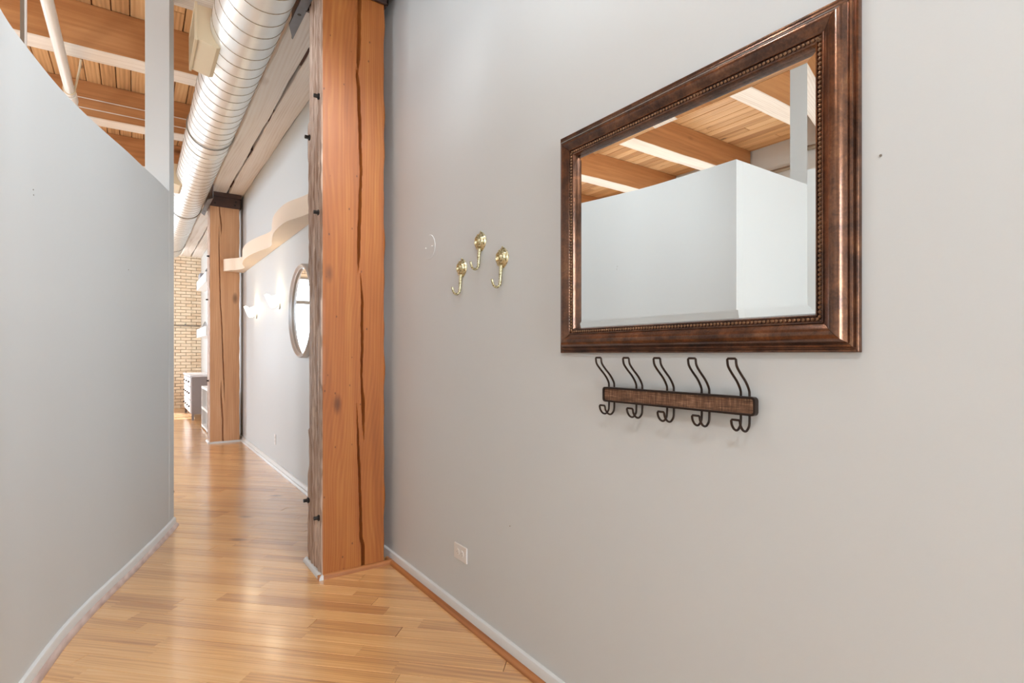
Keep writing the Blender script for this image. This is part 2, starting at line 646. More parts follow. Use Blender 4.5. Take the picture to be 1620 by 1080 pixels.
# joists: brown sides, whitewashed undersides
for yc in (-1.15, .05, 1.25, 2.44, 3.64, 4.69, 6.00, 7.25, 8.45, 9.7, 10.9):
    bb = MB()
    y0, y1, z0, z1, c = yc - .095, yc + .095, 2.05, ZC - .001, .006
    prof = [(y0, z1), (y0, z0 + c), (y0 + c, z0), (y1 - c, z0), (y1, z0 + c), (y1, z1)]
    n = 24
    r2 = random.Random(int(yc * 100))
    ph = [r2.uniform(0, 6) for _ in range(4)]
    V = []
    for k in range(n + 1):
        xx = XL + .02 + (1.0 - XL - .02) * k / n
        wob = .003 * sin(xx * 5 + ph[0]) + .002 * sin(xx * 13 + ph[1])
        for (yy, zz) in prof:
            V.append(W(xx, yy + wob * .5, zz + (wob if zz < 2.2 else 0)))
    F, mi = [], []
    for k in range(n):
        for j in range(6):
            F.append((k * 6 + j, k * 6 + (j + 1) % 6, (k + 1) * 6 + (j + 1) % 6, (k + 1) * 6 + j))
            mi.append(1 if j in (1, 2, 3) else 0)
    F += [tuple(range(6)), tuple(n * 6 + j for j in range(6))]
    mi += [0, 0]
    bb.add(V, F)
    bb.mi = mi
    bb.obj('joist', [M['joist'], M['washed']], ceiling)

# walls
b = MB(); b.box((XR, YB, -1.0), (XR + WALL_T, YE + .19, ZC + .03)); wr = struct(b.obj('wall_right', M['wall']))
b = MB()
for (xa_, xb_, za_, zb_) in ((XL, .0, -1.0, ZC + .03), (.9, XR + WALL_T, -1.0, ZC + .03), (.0, .9, -1.0, -.5), (.0, .9, 1.25, ZC + .03)):
    b.box((xa_, YB - WALL_T, za_), (xb_, YB, zb_))
struct(b.obj('wall_back', M['wall']))

# side exterior wall with four window openings
b = MB()
edges = [YB]
for ya, yb in SIDE_WIN:
    edges += [ya, yb]
edges.append(YE + .19)
for k in range(0, len(edges), 2):
    b.box((XL - WALL_T, edges[k], -1.0), (XL, edges[k + 1], ZC + .03))
for ya, yb in SIDE_WIN:
    b.box((XL - WALL_T, ya, -1.0), (XL, yb, -.35))
    b.box((XL - WALL_T, ya, 1.42), (XL, yb, ZC + .03))
struct(b.obj('wall_left', M['wall']))


def window(idx, P0, ux, wdt, z0, z1, transom, depth_dir):
    """P0: room-unit corner (x,y); ux: unit direction along the wall; frame and panes stand in the opening"""
    fr_ = MB()
    t, dp = .035, .06

    def bx(u0, u1, za, zb, d0, d1, mb):
        a = Vector(P0) + Vector(ux) * u0 + Vector(depth_dir) * d0
        c = Vector(P0) + Vector(ux) * u1 + Vector(depth_dir) * d1
        mb.box((a.x, a.y, za), (c.x, c.y, zb))
    bx(0, t, z0, z1, .02, .02 + dp, fr_)
    bx(wdt - t, wdt, z0, z1, .02, .02 + dp, fr_)
    bx(t, wdt - t, z0, z0 + t, .02, .02 + dp, fr_)
    bx(t, wdt - t, z1 - t, z1, .02, .02 + dp, fr_)
    bx(t, wdt - t, transom - .035, transom + .035, .02, .02 + dp, fr_)
    bx(wdt / 2 - .02, wdt / 2 + .02, z0 + t, transom - .035, .02, .02 + dp, fr_)
    f = fr_.obj('window_%d' % idx, M['conduit'])
    struct(f)
    for (ua, ub, za, zb) in ((t, wdt / 2 - .02, z0 + t, transom - .035), (wdt / 2 + .02, wdt - t, z0 + t, transom - .035),
                             (t, wdt - t, transom + .035, z1 - t)):
        g = MB()
        bx(ua, ub, za, zb, .045, .050, g)
        g.obj('pane', M['glass'], f)


for k, (ya, yb) in enumerate(SIDE_WIN):
    window(k + 2, (XL, ya), (0, 1), yb - ya, -.35, 1.42, .95, (-1, 0))

window(6, (.9, YB), (-1, 0), .9, -.5, 1.25, .8, (0, -1))  # unseen window, added to carry the fill from behind the camera

# end wall: backing with a window opening, bricks in front
WX0, WX1, WZ0, WZ1 = -2.2, -.3, -.75, 1.6
b = MB()
yb0, yb1 = YE + .055, YE + .2
b.box((XL, yb0, -1), (WX0, yb1, ZC + .03))
b.box((WX1, yb0, -1), (XR + WALL_T, yb1, ZC + .03))
b.box((WX0, yb0, -1), (WX1, yb1, WZ0))
b.box((WX0, yb0, WZ1), (WX1, yb1, ZC + .03))
wend = struct(b.obj('wall_end', M['mortar']))
window(1, (WX0, YE), (1, 0), WX1 - WX0, WZ0, WZ1, 1.08, (0, 1))
BL, BH, JT = .160, .050, .007


def brick_geo(x0, x1, z0, z1, proud):
    c = .003
    yf, yb_ = YE - proud, yb0 - .001
    return ([W(x0, yb_, z0), W(x1, yb_, z0), W(x1, yb_, z1), W(x0, yb_, z1),
             W(x0, yf + c, z0), W(x1, yf + c, z0), W(x1, yf + c, z1), W(x0, yf + c, z1),
             W(x0 + c, yf, z0 + c), W(x1 - c, yf, z0 + c), W(x1 - c, yf, z1 - c), W(x0 + c, yf, z1 - c)],
            [(0, 1, 5, 4), (1, 2, 6, 5), (2, 3, 7, 6), (3, 0, 4, 7), (4, 5, 9, 8), (5, 6, 10, 9), (6, 7, 11, 10), (7, 4, 8, 11), (8, 9, 10, 11)])


V, F = brick_geo(-BL / 2, BL / 2, -BH / 2, BH / 2, .0)
bm_me = bpy.data.meshes.new('brick')
c0 = W(0, YE, 0)
bm_me.from_pydata([v - c0 for v in V], [], F)
bm_me.materials.append(M['brick'])
bmx = bmesh.new(); bmx.from_mesh(bm_me); bmesh.ops.recalc_face_normals(bmx, faces=bmx.faces); bmx.to_mesh(bm_me); bmx.free()
restb = MB()
zz, course, nb = -1 + .005, 0, 0
while zz + BH < ZC:
    xx = XR - (BL / 2 if course % 2 else 0) * 1.0
    xx_right = XR
    first = True
    while xx_right > XL + .02:
        L = (BL - JT) / 2 if (first and course % 2) else BL
        first = False
        xa, xb = max(xx_right - L, XL), xx_right
        xx_right = xa - JT
        proud = rng.uniform(-.002, .004)
        cx, cz = (xa + xb) / 2, zz + BH / 2
        if WX0 - .01 < cx < WX1 + .01 and WZ0 - .02 < cz < WZ1 + .02:
            continue
        if xb - xa < .04:
            continue
        if xa < WX0 < xb and WZ0 - .02 < cz < WZ1 + .02:
            xb = WX0 - .003
        if xa < WX1 < xb and WZ0 - .02 < cz < WZ1 + .02:
            xa = WX1 + .003
        if xb > .50 and cz < 1.86 and abs(xb - xa - BL) < .002 and nb < 296:
            o = bpy.data.objects.new('brick', bm_me)
            COL.objects.link(o)
            o.parent = wend
            o.location = W(cx, YE - proud, cz)
            nb += 1
        else:
            V, F = brick_geo(xa, xb, zz, zz + BH, proud)
            restb.add(V, F)
    zz += BH + JT
    course += 1
restb.obj('bricks', M['brick'], wend, kind='stuff')

# curved partition between corridor and room
face = spline([(x, y, 0) for x, y in part_x], 5)


def normals(poly):
    out = []
    for i in range(len(poly)):
        t = (poly[min(i + 1, len(poly) - 1)] - poly[max(i - 1, 0)]).normalized()
        out.append(Vector((t.y, -t.x, 0)))   # towards the corridor
    return out


nf = normals(face)
PT = .11
ZP = .92
b = MB()
fr_pts = []
for p, n in zip(face, nf):
    fr_pts.append((W(p.x, p.y, -1), n * U, Vector((0, 0, U))))
b.sweep(fr_pts, [(0, 0), (0, ZP + 1), (-PT, ZP + 1), (-PT, 0)])
wp = struct(b.obj('wall_partition', M['wall'], smooth=True))
# return wall and its taller neighbour beyond
b = MB(); b.box((-1.15, 1.48, -1), (-.36, 1.59, ZP)); struct(b.obj('wall_return', M['wall']))
b = MB(); b.box((-1.27, YB, -1), (-1.15, 1.59, 1.0)); struct(b.obj('wall_side', M['wall']))


def run_trim(name, poly, nrm, prof, mat, bevel=0):
    b_ = MB()
    fp = [(W(p.x, p.y, -1), n * U, Vector((0, 0, U))) for p, n in zip(poly, nrm)]
    b_.sweep(fp, prof)
    return struct(b_.obj(name, mat, smooth=True))


BASE = [(0, 0), (.013, 0), (.013, .040), (.010, .047), (.004, .050), (0, .050)]
q = [(.013 + .015 * cos(a), .018 * sin(a)) for a in [radians(k * 15) for k in range(7)]]
SHOE = [(.013, 0)] + q
run_trim('baseboard_left', face, nf, BASE, M['trim'])
M['shoe_pale'] = wood('pale_shoe_moulding', [(222, 204, 196), (204, 180, 170), (170, 138, 126)], 'Y', ring=30, along=.1, rough=.35, rnd=None, knots=False, coat=.2)
run_trim('trim_1', face, nf, SHOE, M['shoe_pale'])


def straight(x0, y0, x1, y1, n):
    a, c = Vector((x0, y0, 0)), Vector((x1, y1, 0))
    return [a, c], [Vector(n + (0,))] * 2


p_, n_ = straight(XR, YB, XR, YE, (-1, 0)); run_trim('baseboard_right', p_, n_, BASE, M['trim'])
p_, n_ = straight(XR, YB, XR, 2.50, (-1, 0)); run_trim('trim_2', p_, n_, SHOE, M['shoe_wood'])
p_, n_ = straight(XR, 2.66, XR, YE, (-1, 0)); run_trim('trim_3', p_, n_, SHOE, M['trim'])
p_, n_ = straight(-1.15, 1.48, -.31, 1.48, (0, -1)); run_trim('baseboard_front', p_, n_, BASE, M['trim'])

# ------------------------------------------------------------------ heavy timber posts
CR_NEAR = [[(0.846, 1.724, .026), (0.846, 1.52, .026), (0.846, 1.373, .0174), (0.843, 1.291, 0)],
           [(0.834, 1.317, 0), (0.838, 1.295, .0116), (0.846, 1.227, .0145), (0.852, 1.053, .0145), (0.858, 0.82, .0116), (0.852, 0.673, .0145), (0.846, 0.468, .0145), (0.844, 0.368, 0)],
           [(0.855, 0.395, 0), (0.863, 0.235, .0116), (0.863, 0.0, .0116), (0.86, -0.147, .0087), (0.869, -0.235, .0174), (0.869, -0.353, .0087), (0.873, -0.418, 0)],
           [(0.837, -0.204, 0), (0.843, -0.38, .0087), (0.849, -0.526, .0116), (0.855, -0.673, .0116), (0.858, -0.85, .0145), (0.866, -0.896, .0203), (0.866, -0.954, .0174), (0.863, -1.086, .0145)]]
CR_FAR = [[(0.776, 1.707, .0072), (0.777, 1.622, .0108), (0.794, 1.454, .0144), (0.798, 1.34, 0)],
          [(0.769, 1.493, 0), (0.772, 1.202, .0108), (0.779, 0.854, .0108), (0.785, 0.584, .0115), (0.799, 0.342, .013), (0.81, -0.014, .0144), (0.82, -0.286, .0144), (0.832, -0.572, 0)],
          [(0.791, -0.285, 0), (0.794, -0.499, .0144), (0.807, -0.713, .0158), (0.81, -1.07, .0144)]]


def crack_depth(cracks, x, z):
    d = 0
    for c in cracks:
        for (x0, z0, w0), (x1, z1, w1) in zip(c, c[1:]):
            if z1 <= z <= z0:
                t = (z0 - z) / (z0 - z1)
                w = (w0 + (w1 - w0) * t) * .5
                xc = x0 + (x1 - x0) * t + .0008 * sin(z * 31) + .0006 * sin(z * 83)
                if w > .0004:
                    k = 1 - abs(x - xc) / w
                    if k > 0:
                        d = max(d, min(1, k * 2.2) * min(.035, w * 5))
    return d


def post_mesh(x0, x1, y0, y1, z0, z1, cracks, seed, waney):
    r_ = random.Random(seed)
    ph = [r_.uniform(0, 6.28) for _ in range(12)]
    xs = []
    lo, hi = min(p[0] for c in cracks for p in c) - .02, max(p[0] for c in cracks for p in c) + .02
    x = x0 + .004
    while x < x1 - .004:
        xs.append(x)
        x += .0018 if lo < x < hi else .014
    xs.append(x1 - .004)
    rows = 230
    verts, n = [], None
    mi_row = []
    for j in range(rows + 1):
        z = z0 + (z1 - z0) * j / rows
        loop = []
        e = .0015 * sin(z * 9 + ph[0]) + .001 * sin(z * 27 + ph[1])
        for x in xs:
            loop.append((x, y0 + e * .4 + crack_depth(cracks, x, z)))
        # right corner and side
        er = waney * .0025 * (sin(z * 11 + ph[2]) + sin(z * 31 + ph[3]))
        loop.append((x1 + er, y0 + .005))
        loop.append((x1 + er, (y0 + y1) / 2))
        loop.append((x1, y1 - .006))
        loop.append((x1 - .006, y1))
        loop.append(((x0 + x1) / 2, y1))
        loop.append((x0 + .008, y1))
        m = 16
        for k in range(m):
            t = k / (m - 1)
            yy = y1 - .007 - (y1 - y0 - .012) * t
            g = .0035 * waney * (sin(z * 7 + k * 1.7 + ph[4]) + .7 * sin(z * 23 + k * 2.9 + ph[5]) + .5 * sin(z * 57 + k * 4.1 + ph[6]))
            groove = .010 * waney * max(0, 1 - abs(t - .62 - .04 * sin(z * 3 + ph[7])) / .08)
            notch = .008 * waney * max(0, 1 - t * 5) * (1 if sin(z * 4.3 + ph[8]) > .1 else .2)
            loop.append((x0 + max(-.003, g) + groove + notch, yy))
        n = len(loop)
        verts += [W(a, c, z) for a, c in loop]
    F, mi = [], []
    nx = len(xs)
    for j in range(rows):
        for k in range(n):
            F.append((j * n + k, j * n + (k + 1) % n, (j + 1) * n + (k + 1) % n, (j + 1) * n + k))
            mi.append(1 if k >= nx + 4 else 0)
    F += [tuple(range(n))[::-1], tuple(rows * n + k for k in range(n))]
    mi += [0, 0]
    b_ = MB()
    b_.add(verts, F)
    b_.mi = mi
    return b_


def rounded_slab(b_, x0, x1, y0, y1, z0, z1):
    b_.box((x0, y0, z0), (x1, y1, z1))


def hexbolt(parent, c, axis, r, h, mat):
    """c metres; axis unit vector"""
    b_ = MB()
    a = Vector(axis)
    b_.cyl(c, c + a * h * .3, r * 1.6, 14)
    b_.tube([c + a * h * .3, c + a * h], r, 6)
    return b_.obj('bolt', mat, parent)


def build_post(x0, x1, y0, y1, cracks, seed, waney, mats, label, shoe_front, shoe_side, bolts):
    t = thing('timber_post', W((x0 + x1) / 2, (y0 + y1) / 2, -1), label, 'post')
    pm = post_mesh(x0, x1, y0, y1, -1, 1.66, cracks, seed, waney)
    pm.obj('shaft', mats, t, smooth=True)
    # steel capital: bucket around the post head, flanges and bearing plate
    b_ = MB()
    zt, zb = 1.815, 1.655
    x0c, x1c, y0c, y1c = x0 - .008, x1 + .012, y0 - .020, y1 + .02
    b_.box((x0c, y0c, zb), (x1c, y0 - .006, zt - .045))
    b_.box((x0c, y1 + .006, zb), (x1c, y1c, zt - .045))
    b_.box((x1 + .003, y0c, zb), (x1c, y1c, zt - .045))
    b_.box((x0c, y0 - .006, zb + .01), (x0 - .001, y1 + .006, zt - .045))
    b_.box((x0 - .012, y0 - .036, zt - .05), (x1 + .016, y1 + .036, zt))
    b_.obj('capital', M['steel'], t, bevel=.002)
    # flange plate with cut corner reaching along the beam on the room side
    b_ = MB()
    poly = [(x0 - .001, y0 - .35), (x0 - .001, y1 + .30), (x0 - .045, y1 + .18), (x0 - .045, y0 - .25)]
    z0_, z1_ = 1.655, 1.667
    V = [W(a, c, z0_) for a, c in poly] + [W(a, c, z1_) for a, c in poly]
    b_.add(V, [(3, 2, 1, 0), (4, 5, 6, 7)] + [(i, (i + 1) % 4, 4 + (i + 1) % 4, 4 + i) for i in range(4)])
    b_.box((x0 - .006, y0 - .35, 1.66), (x0 + .001, y1 + .30, 1.81))
    fl_ = b_.obj('side_plate', M['greysteel'], t)
    b_ = MB()
    b_.cyl(W(x0 - .024, y1 + .06, 1.6545), W(x0 - .024, y1 + .06, 1.656), .012, 16)
    b_.obj('bolt_hole', M['black'], fl_)
    for (bx_, bz_) in ((x1 - .05, 1.69), (x0 + .05, 1.69), (x1 - .04, 1.73)):
        hexbolt(t, W(bx_, y0c, bz_), (0, -1, 0), .008, .012, M['bolt'])
    for (by, bz_) in bolts:
        hexbolt(t, W(x0 + .004, by, bz_), (-1, 0, 0), .011, .034, M['bolt'])
    # shoe moulding round the foot: front and room side
    q_ = [(.016 * cos(a), .020 * sin(a)) for a in [radians(k * 15) for k in range(7)]]
    pr = [(-.003, 0)] + q_ + [(-.003, .020)]
    b_ = MB()
    zf = W(0, 0, -1).z
    b_.sweep([(W(x0 - .0185, y0, -1), Vector((0, -U, 0)), Vector((0, 0, U))), (W(XR - .012, y0, -1), Vector((0, -U, 0)), Vector((0, 0, U)))], pr)
    b_.obj('front_moulding', shoe_front, t, smooth=True)
    b_ = MB()
    b_.sweep([(W(x0, y0 - .0165, -1), Vector((-U, 0, 0)), Vector((0, 0, U))), (W(x0, y1 + .02, -1), Vector((-U, 0, 0)), Vector((0, 0, U)))], pr)
    m_ = b_.obj('side_moulding', shoe_side, t, smooth=True)
    m_['label'] = 'white painted moulding'
    return t


M['shoe_cross'] = wood('oak_cross_moulding', [(206, 146, 90), (180, 116, 66), (130, 76, 42)], 'X', ring=30, along=.1, rough=.3, rnd=None, knots=False, coat=.3)
build_post(.680, .972, 2.450, 2.690, CR_NEAR, 3, 1.0, [M['post'], M['weathered']],
           'large orange-brown timber post with long split, standing beside the grey wall in the foreground', M['shoe_cross'], M['trim'],
           [(2.50, 1.165), (2.655, 1.03), (2.50, .64), (2.68, -.70), (2.50, -.74)])
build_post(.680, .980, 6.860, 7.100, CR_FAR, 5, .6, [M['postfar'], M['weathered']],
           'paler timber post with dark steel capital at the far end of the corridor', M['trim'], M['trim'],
           [(6.92, 1.1), (7.02, .62), (6.95, -.3)])

# ------------------------------------------------------------------ double beam on the posts


def timber(b_, x0, x1, y0, y1, z0, z1, seed, mi=0):
    r_ = random.Random(seed)
    n = 60
    ph = [r_.uniform(0, 6) for _ in range(6)]
    V = []
    for k in range(n + 1):
        y = y0 + (y1 - y0) * k / n
        c = .007
        w1 = .0035 * sin(y * 4 + ph[0]) + .002 * sin(y * 17 + ph[1])
        w2 = .0035 * sin(y * 5 + ph[2]) + .002 * sin(y * 14 + ph[3])
        for (xx, zz_) in ((x0, z1), (x0 + w1, z0 + c), (x0 + c + w1, z0), (x1 - c + w2, z0), (x1 + w2, z0 + c), (x1, z1)):
            V.append(W(xx, y, zz_))
    F = []
    for k in range(n):
        for j in range(6):
            F.append((k * 6 + j, k * 6 + (j + 1) % 6, (k + 1) * 6 + (j + 1) % 6, (k + 1) * 6 + j))
    F += [tuple(range(6))[::-1], tuple(n * 6 + j for j in range(6))]
    b_.add(V, F, mi)


tb = thing('timber_beam', W(.85, 7.2, 1.815), 'pair of pale whitewashed ceiling timbers running above the posts beside the duct', 'beam')
b = MB(); timber(b, .688, .845, 2.58, YE, 1.815, 2.045, 1); b.obj('timber', M['beam'], tb)
b = MB(); timber(b, .862, XR + .0, 2.58, YE, 1.815, 2.045, 2); b.obj('timber', M['beam'], tb)
for y in (3.35, 4.35, 5.3, 6.4, 8.2, 9.4, 10.6):
    b = MB(); b.box((.843, y, 1.828), (.864, y + .22, 1.95)); b.obj('spacer_block', M['darkbeam'], tb)
nbm = thing('timber_beam', W(.85, .4, 1.69), 'dark brown timber beam end above the foreground post', 'beam')
b = MB(); timber(b, .690, XR, YB, 2.56, 1.69 + .13, 2.045, 4); b.obj('timber', M['darkbeam'], nbm)
b = MB(); timber(b, .990, XR, YB, 2.43, 1.70, 1.83, 6); b.obj('ledger_strip', M['darkbeam'], nbm)

# ------------------------------------------------------------------ spiral duct
DX, DZ, DR, DY0, DY1 = .475, 1.72, .156, -.9, 10.35
dt = thing('spiral_duct', W(DX, DY0, DZ), 'long round spiral air duct hung under the joists', 'duct')
b = MB()
b.tube([W(DX, DY0 + (DY1 - DY0) * k / 40, DZ) for k in range(41)], DR * U, 72, True)
b.obj('duct_pipe', M['duct'], dt, smooth=True)
b = MB()
pitch = .120
turns = (DY1 - DY0) / pitch
n = int(turns * 40)
path = []
for k in range(n + 1):
    a = 2 * pi * turns * k / n
    path.append(W(DX + (DR + .0004) * cos(a), DY0 + pitch * a / (2 * pi), DZ + (DR + .0004) * sin(a)))
b.tube(path, .0026, 5)
b.obj('spiral_seam', M['seam'], dt, smooth=True)
for y in (4.95, 8.4):
    b = MB(); b.tube([W(DX, y, DZ), W(DX, y + .05, DZ)], (DR + .004) * U, 72); b.obj('coupling_band', M['duct'], dt, smooth=True)
# end reducer with a damper below
b = MB()
b.tube([W(DX, DY1, DZ), W(DX, DY1 + .15, DZ), W(DX, DY1 + .3, DZ)], [DR * U, DR * .7 * U, DR * .7 * U], 48)
b.obj('end_reducer', M['ductbox'], dt, smooth=True)


def register(y0, y1, label_side):
    b_ = MB()
    # tapered neck from duct side
    xs_ = [(.262, 1.62, 1.80), (.35, 1.60, 1.80), (.40, 1.62, 1.79)]
    V, F = [], []
    for (x_, za, zb) in xs_:
        V += [W(x_, y0, za), W(x_, y1, za), W(x_, y1, zb), W(x_, y0, zb)]
    for i in range(2):
        for j in range(4):
            F.append((i * 4 + j, i * 4 + (j + 1) % 4, (i + 1) * 4 + (j + 1) % 4, (i + 1) * 4 + j))
    F += [(0, 1, 2, 3), (8, 11, 10, 9)]
    b_.add(V, F)
    box_ = b_.obj('register_box', M['ductbox'], dt, bevel=.002)
    b_ = MB()
    xf = .262
    b_.box((xf - .012, y0 - .006, 1.612), (xf, y1 + .006, 1.630))
    b_.box((xf - .012, y0 - .006, 1.792), (xf, y1 + .006, 1.808))
    b_.box((xf - .012, y0 - .006, 1.630), (xf, y0 + .012, 1.792))
    b_.box((xf - .012, y1 - .012, 1.630), (xf, y1 + .006, 1.792))
    b_.obj('grille_frame', M['ductbox'], box_)
    b_ = MB(); b_.box((xf - .003, y0 + .012, 1.630), (xf - .0005, y1 - .012, 1.792)); b_.obj('grille_back', M['slot'], box_)
    nv = 12
    for k in range(nv):
        yy = y0 + .02 + (y1 - y0 - .04) * k / (nv - 1)
        b_ = MB(); b_.box((xf - .010, yy - .003, 1.630), (xf - .003, yy + .003, 1.792)); b_.obj('grille_blade', M['ductbox'], box_)


register(3.20, 3.56, 0)
register(6.00, 6.33, 0)
register(8.9, 9.25, 0)
for y in (4.69, 7.25, 9.7):
    b = MB()
    b.tube([W(DX + (DR + .006) * cos(a), y, DZ + (DR + .006) * sin(a)) for a in [2 * pi * k / 48 for k in range(49)]], .006, 6)
    b.tube([W(DX, y, DZ + DR), W(DX, y, 2.052)], .006, 8)
    b.obj('duct_hanger', M['conduit'], dt, smooth=True)

# pipes beyond the partition
pp = thing('sprinkler_pipe', W(-.40, -.5, 1.95), 'white overhead pipe slanting behind the top of the left wall', 'pipe')
b = MB(); b.tube([W(-.404, -1.2, 1.95), W(-.394, 9.5, 1.95)], .031 * U, 28); b.obj('pipe_run', M['pipe'], pp, smooth=True)
b = MB(); b.tube([W(-.398, 5.2, 1.95), W(-.398, 5.34, 1.95)], .039 * U, 28); b.obj('coupling', M['pipe'], pp, smooth=True)
b = MB()
b.tube([W(-.398 + .036 * cos(a), 5.12, 1.95 + .040 * sin(a)) for a in [2 * pi * k / 32 for k in range(33)]], .006, 6)
b.tube([W(-.365, 5.12, 1.965), W(-.33, 4.95, 2.03), W(-.31, 4.80, 2.055)], .009, 8)
b.obj('hanger_loop', M['cream'], pp, smooth=True)
pc = thing('conduit', W(-.485, 3.8, -1), 'narrow grey upright conduit showing above the wall at the top left corner', 'conduit')
b = MB(); b.box((-.495, 3.79, -1), (-.478, 3.82, ZC)); b.obj('outer_tube', M['conduit'], pc, bevel=.002)
b = MB(); b.box((-.477, 3.785, -1), (-.468, 3.80, ZC)); b.obj('inner_rail', M['white'], pc)
for k, (y, z) in enumerate(((5.902, 2.30), (5.902, 2.17))):
    pass
cc = thing('conduit', W(.2, 5.9, 2.16), 'pair of thin white cable runs along the third joist', 'conduit')
for z in (2.20, 2.115):
    b = MB(); b.tube([W(-2.5, 5.897, z), W(.62, 5.897, z)], .006, 8); b.obj('cable', M['pipe'], cc, smooth=True)

# columns at the partition ends
ca = thing('wall_column', W(.14, 3.69, -1), 'tall grey painted column rising from the end of the curved wall to the ceiling', 'column')
b = MB()
tdir = Vector((.049, .18, 0)).normalized()
ndir = Vector((tdir.y, -tdir.x, 0))
o0 = Vector((.1570, 3.615, 0)) + ndir * .0012
c4 = [o0, o0 + tdir * .102, o0 + tdir * .102 - ndir * .118, o0 - ndir * .118]
b.add([W(p.x, p.y, -1) for p in c4] + [W(p.x, p.y, ZC) for p in c4], [(3, 2, 1, 0), (4, 5, 6, 7), (0, 1, 5, 4), (1, 2, 6, 5), (2, 3, 7, 6), (3, 0, 4, 7)])
b.obj('column_shaft', M['wall'], ca, bevel=.002)
cb_ = thing('wall_column', W(-1.03, 1.53, -1), 'tall grey column seen in the large mirror, rising beside the cream return wall', 'column')
b = MB(); b.box((-1.150, 1.475, -1), (-1.015, 1.60, ZC)); b.obj('column_shaft', M['wall'], cb_, bevel=.002)
# ledge pipe on far wall (seen in the mirror)
lp = thing('wall_pipe', W(XL + .08, 1, 2.02), 'long thin pipe along the pale far wall seen in the mirror', 'pipe')
b = MB(); b.tube([W(XL + .07, -1.6, 2.018), W(XL + .07, 9, 2.018)], .03, 12); b.obj('pipe_run', M['conduit'], lp, smooth=True)

# ------------------------------------------------------------------ large framed mirror
FY0, FY1, FZ0, FZ1, FX = .413, 1.199, .003, .622, 1.0185
mt = thing('wall_mirror', W(FX, (FY0 + FY1) / 2, FZ0), 'large rectangular mirror in a mottled bronze beaded frame on the grey wall', 'mirror')
PROF = [(0, 0), (0, .0085), (.0015, .0105), (.0045, .0110), (.0065, .0095), (.008, .0095), (.010, .0135), (.013, .0145), (.0155, .0135),
        (.0165, .0155), (.019, .0215), (.023, .0275), (.028, .0310), (.033, .0320), (.038, .0308), (.043, .0278), (.048, .0242), (.0515, .0225),
        (.0525, .0240), (.0545, .0240), (.0555, .0200), (.0635, .0180), (.0645, .0205), (.0670, .0200), (.0695, .0130), (.0695, 0)]
cor = [(FY0, FZ0, 1, 1), (FY1, FZ0, -1, 1), (FY1, FZ1, -1, -1), (FY0, FZ1, 1, -1)]
for i in range(4):
    a_, c_ = cor[i], cor[(i + 1) % 4]
    b = MB()
    rings_ = []
    for (cy, cz, sy, sz) in (a_, c_):
        rings_.append([W(FX - h, cy + sy * w, cz + sz * w) for (w, h) in PROF])
    n = len(PROF)
    # tiny gap so the mitre shows
    d_ = (rings_[1][0] - rings_[0][0]).normalized() * .0005
    rings_ = [[p + d_ for p in rings_[0]], [p - d_ for p in rings_[1]]]
    b.add(rings_[0] + rings_[1], [(k, (k + 1) % n, n + (k + 1) % n, n + k) for k in range(n)] + [tuple(range(n)), tuple(range(n, 2 * n))])
    b.obj('frame_rail', M['frame'], mt, smooth=True)
b = MB()
wB, hB = .0595, .0205
pitch_ = .0083
for i in range(4):
    (ay, az, sy, sz), (cy, cz, ty, tz) = cor[i], cor[(i + 1) % 4]
    p0, p1 = Vector((0, ay + sy * wB, az + sz * wB)), Vector((0, cy + ty * wB, cz + tz * wB))
    n = int((p1 - p0).length / pitch_)
    for k in range(n):
        p = p0.lerp(p1, (k + .5) / n)
        b.sphere(W(FX - hB, p.y, p.z), .0042, 7, 5, (.8, 1, 1))
b.obj('beading', M['beads'], mt, smooth=True, kind='stuff')
b = MB()
gy0, gy1, gz0, gz1 = FY0 + .068, FY1 - .068, FZ0 + .068, FZ1 - .068
bv = .0195
gx0, gx1 = FX - .0055, FX - .0080
V = [W(gx0, gy0, gz0), W(gx0, gy1, gz0), W(gx0, gy1, gz1), W(gx0, gy0, gz1), W(gx1, gy0 + bv, gz0 + bv), W(gx1, gy1 - bv, gz0 + bv), W(gx1, gy1 - bv, gz1 - bv), W(gx1, gy0 + bv, gz1 - bv)]
b.add(V, [(0, 1, 5, 4), (1, 2, 6, 5), (2, 3, 7, 6), (3, 0, 4, 7), (4, 5, 6, 7)])
b.obj('glass', M['mirror'], mt, fixn=False)

# ------------------------------------------------------------------ coat rack
rk = thing('coat_rack', W(XR, .80, -.122), 'coat rack of five dark wire hooks on a woven brown bar below the large mirror', 'coat rack')
RY0, RY1, RZ0, RZ1 = .593, 1.014, -.1225, -.0845
RXo = .997


def round_rect(y0, y1, z0, z1, r, n=5):
    pts = []
    for (cy, cz, a0) in ((y1 - r, z1 - r, 0), (y0 + r, z1 - r, 90), (y0 + r, z0 + r, 180), (y1 - r, z0 + r, 270)):
        for k in range(n + 1):
            a = radians(a0 + 90 * k / n)
            pts.append((cy + r * cos(a), cz + r * sin(a)))
    return pts


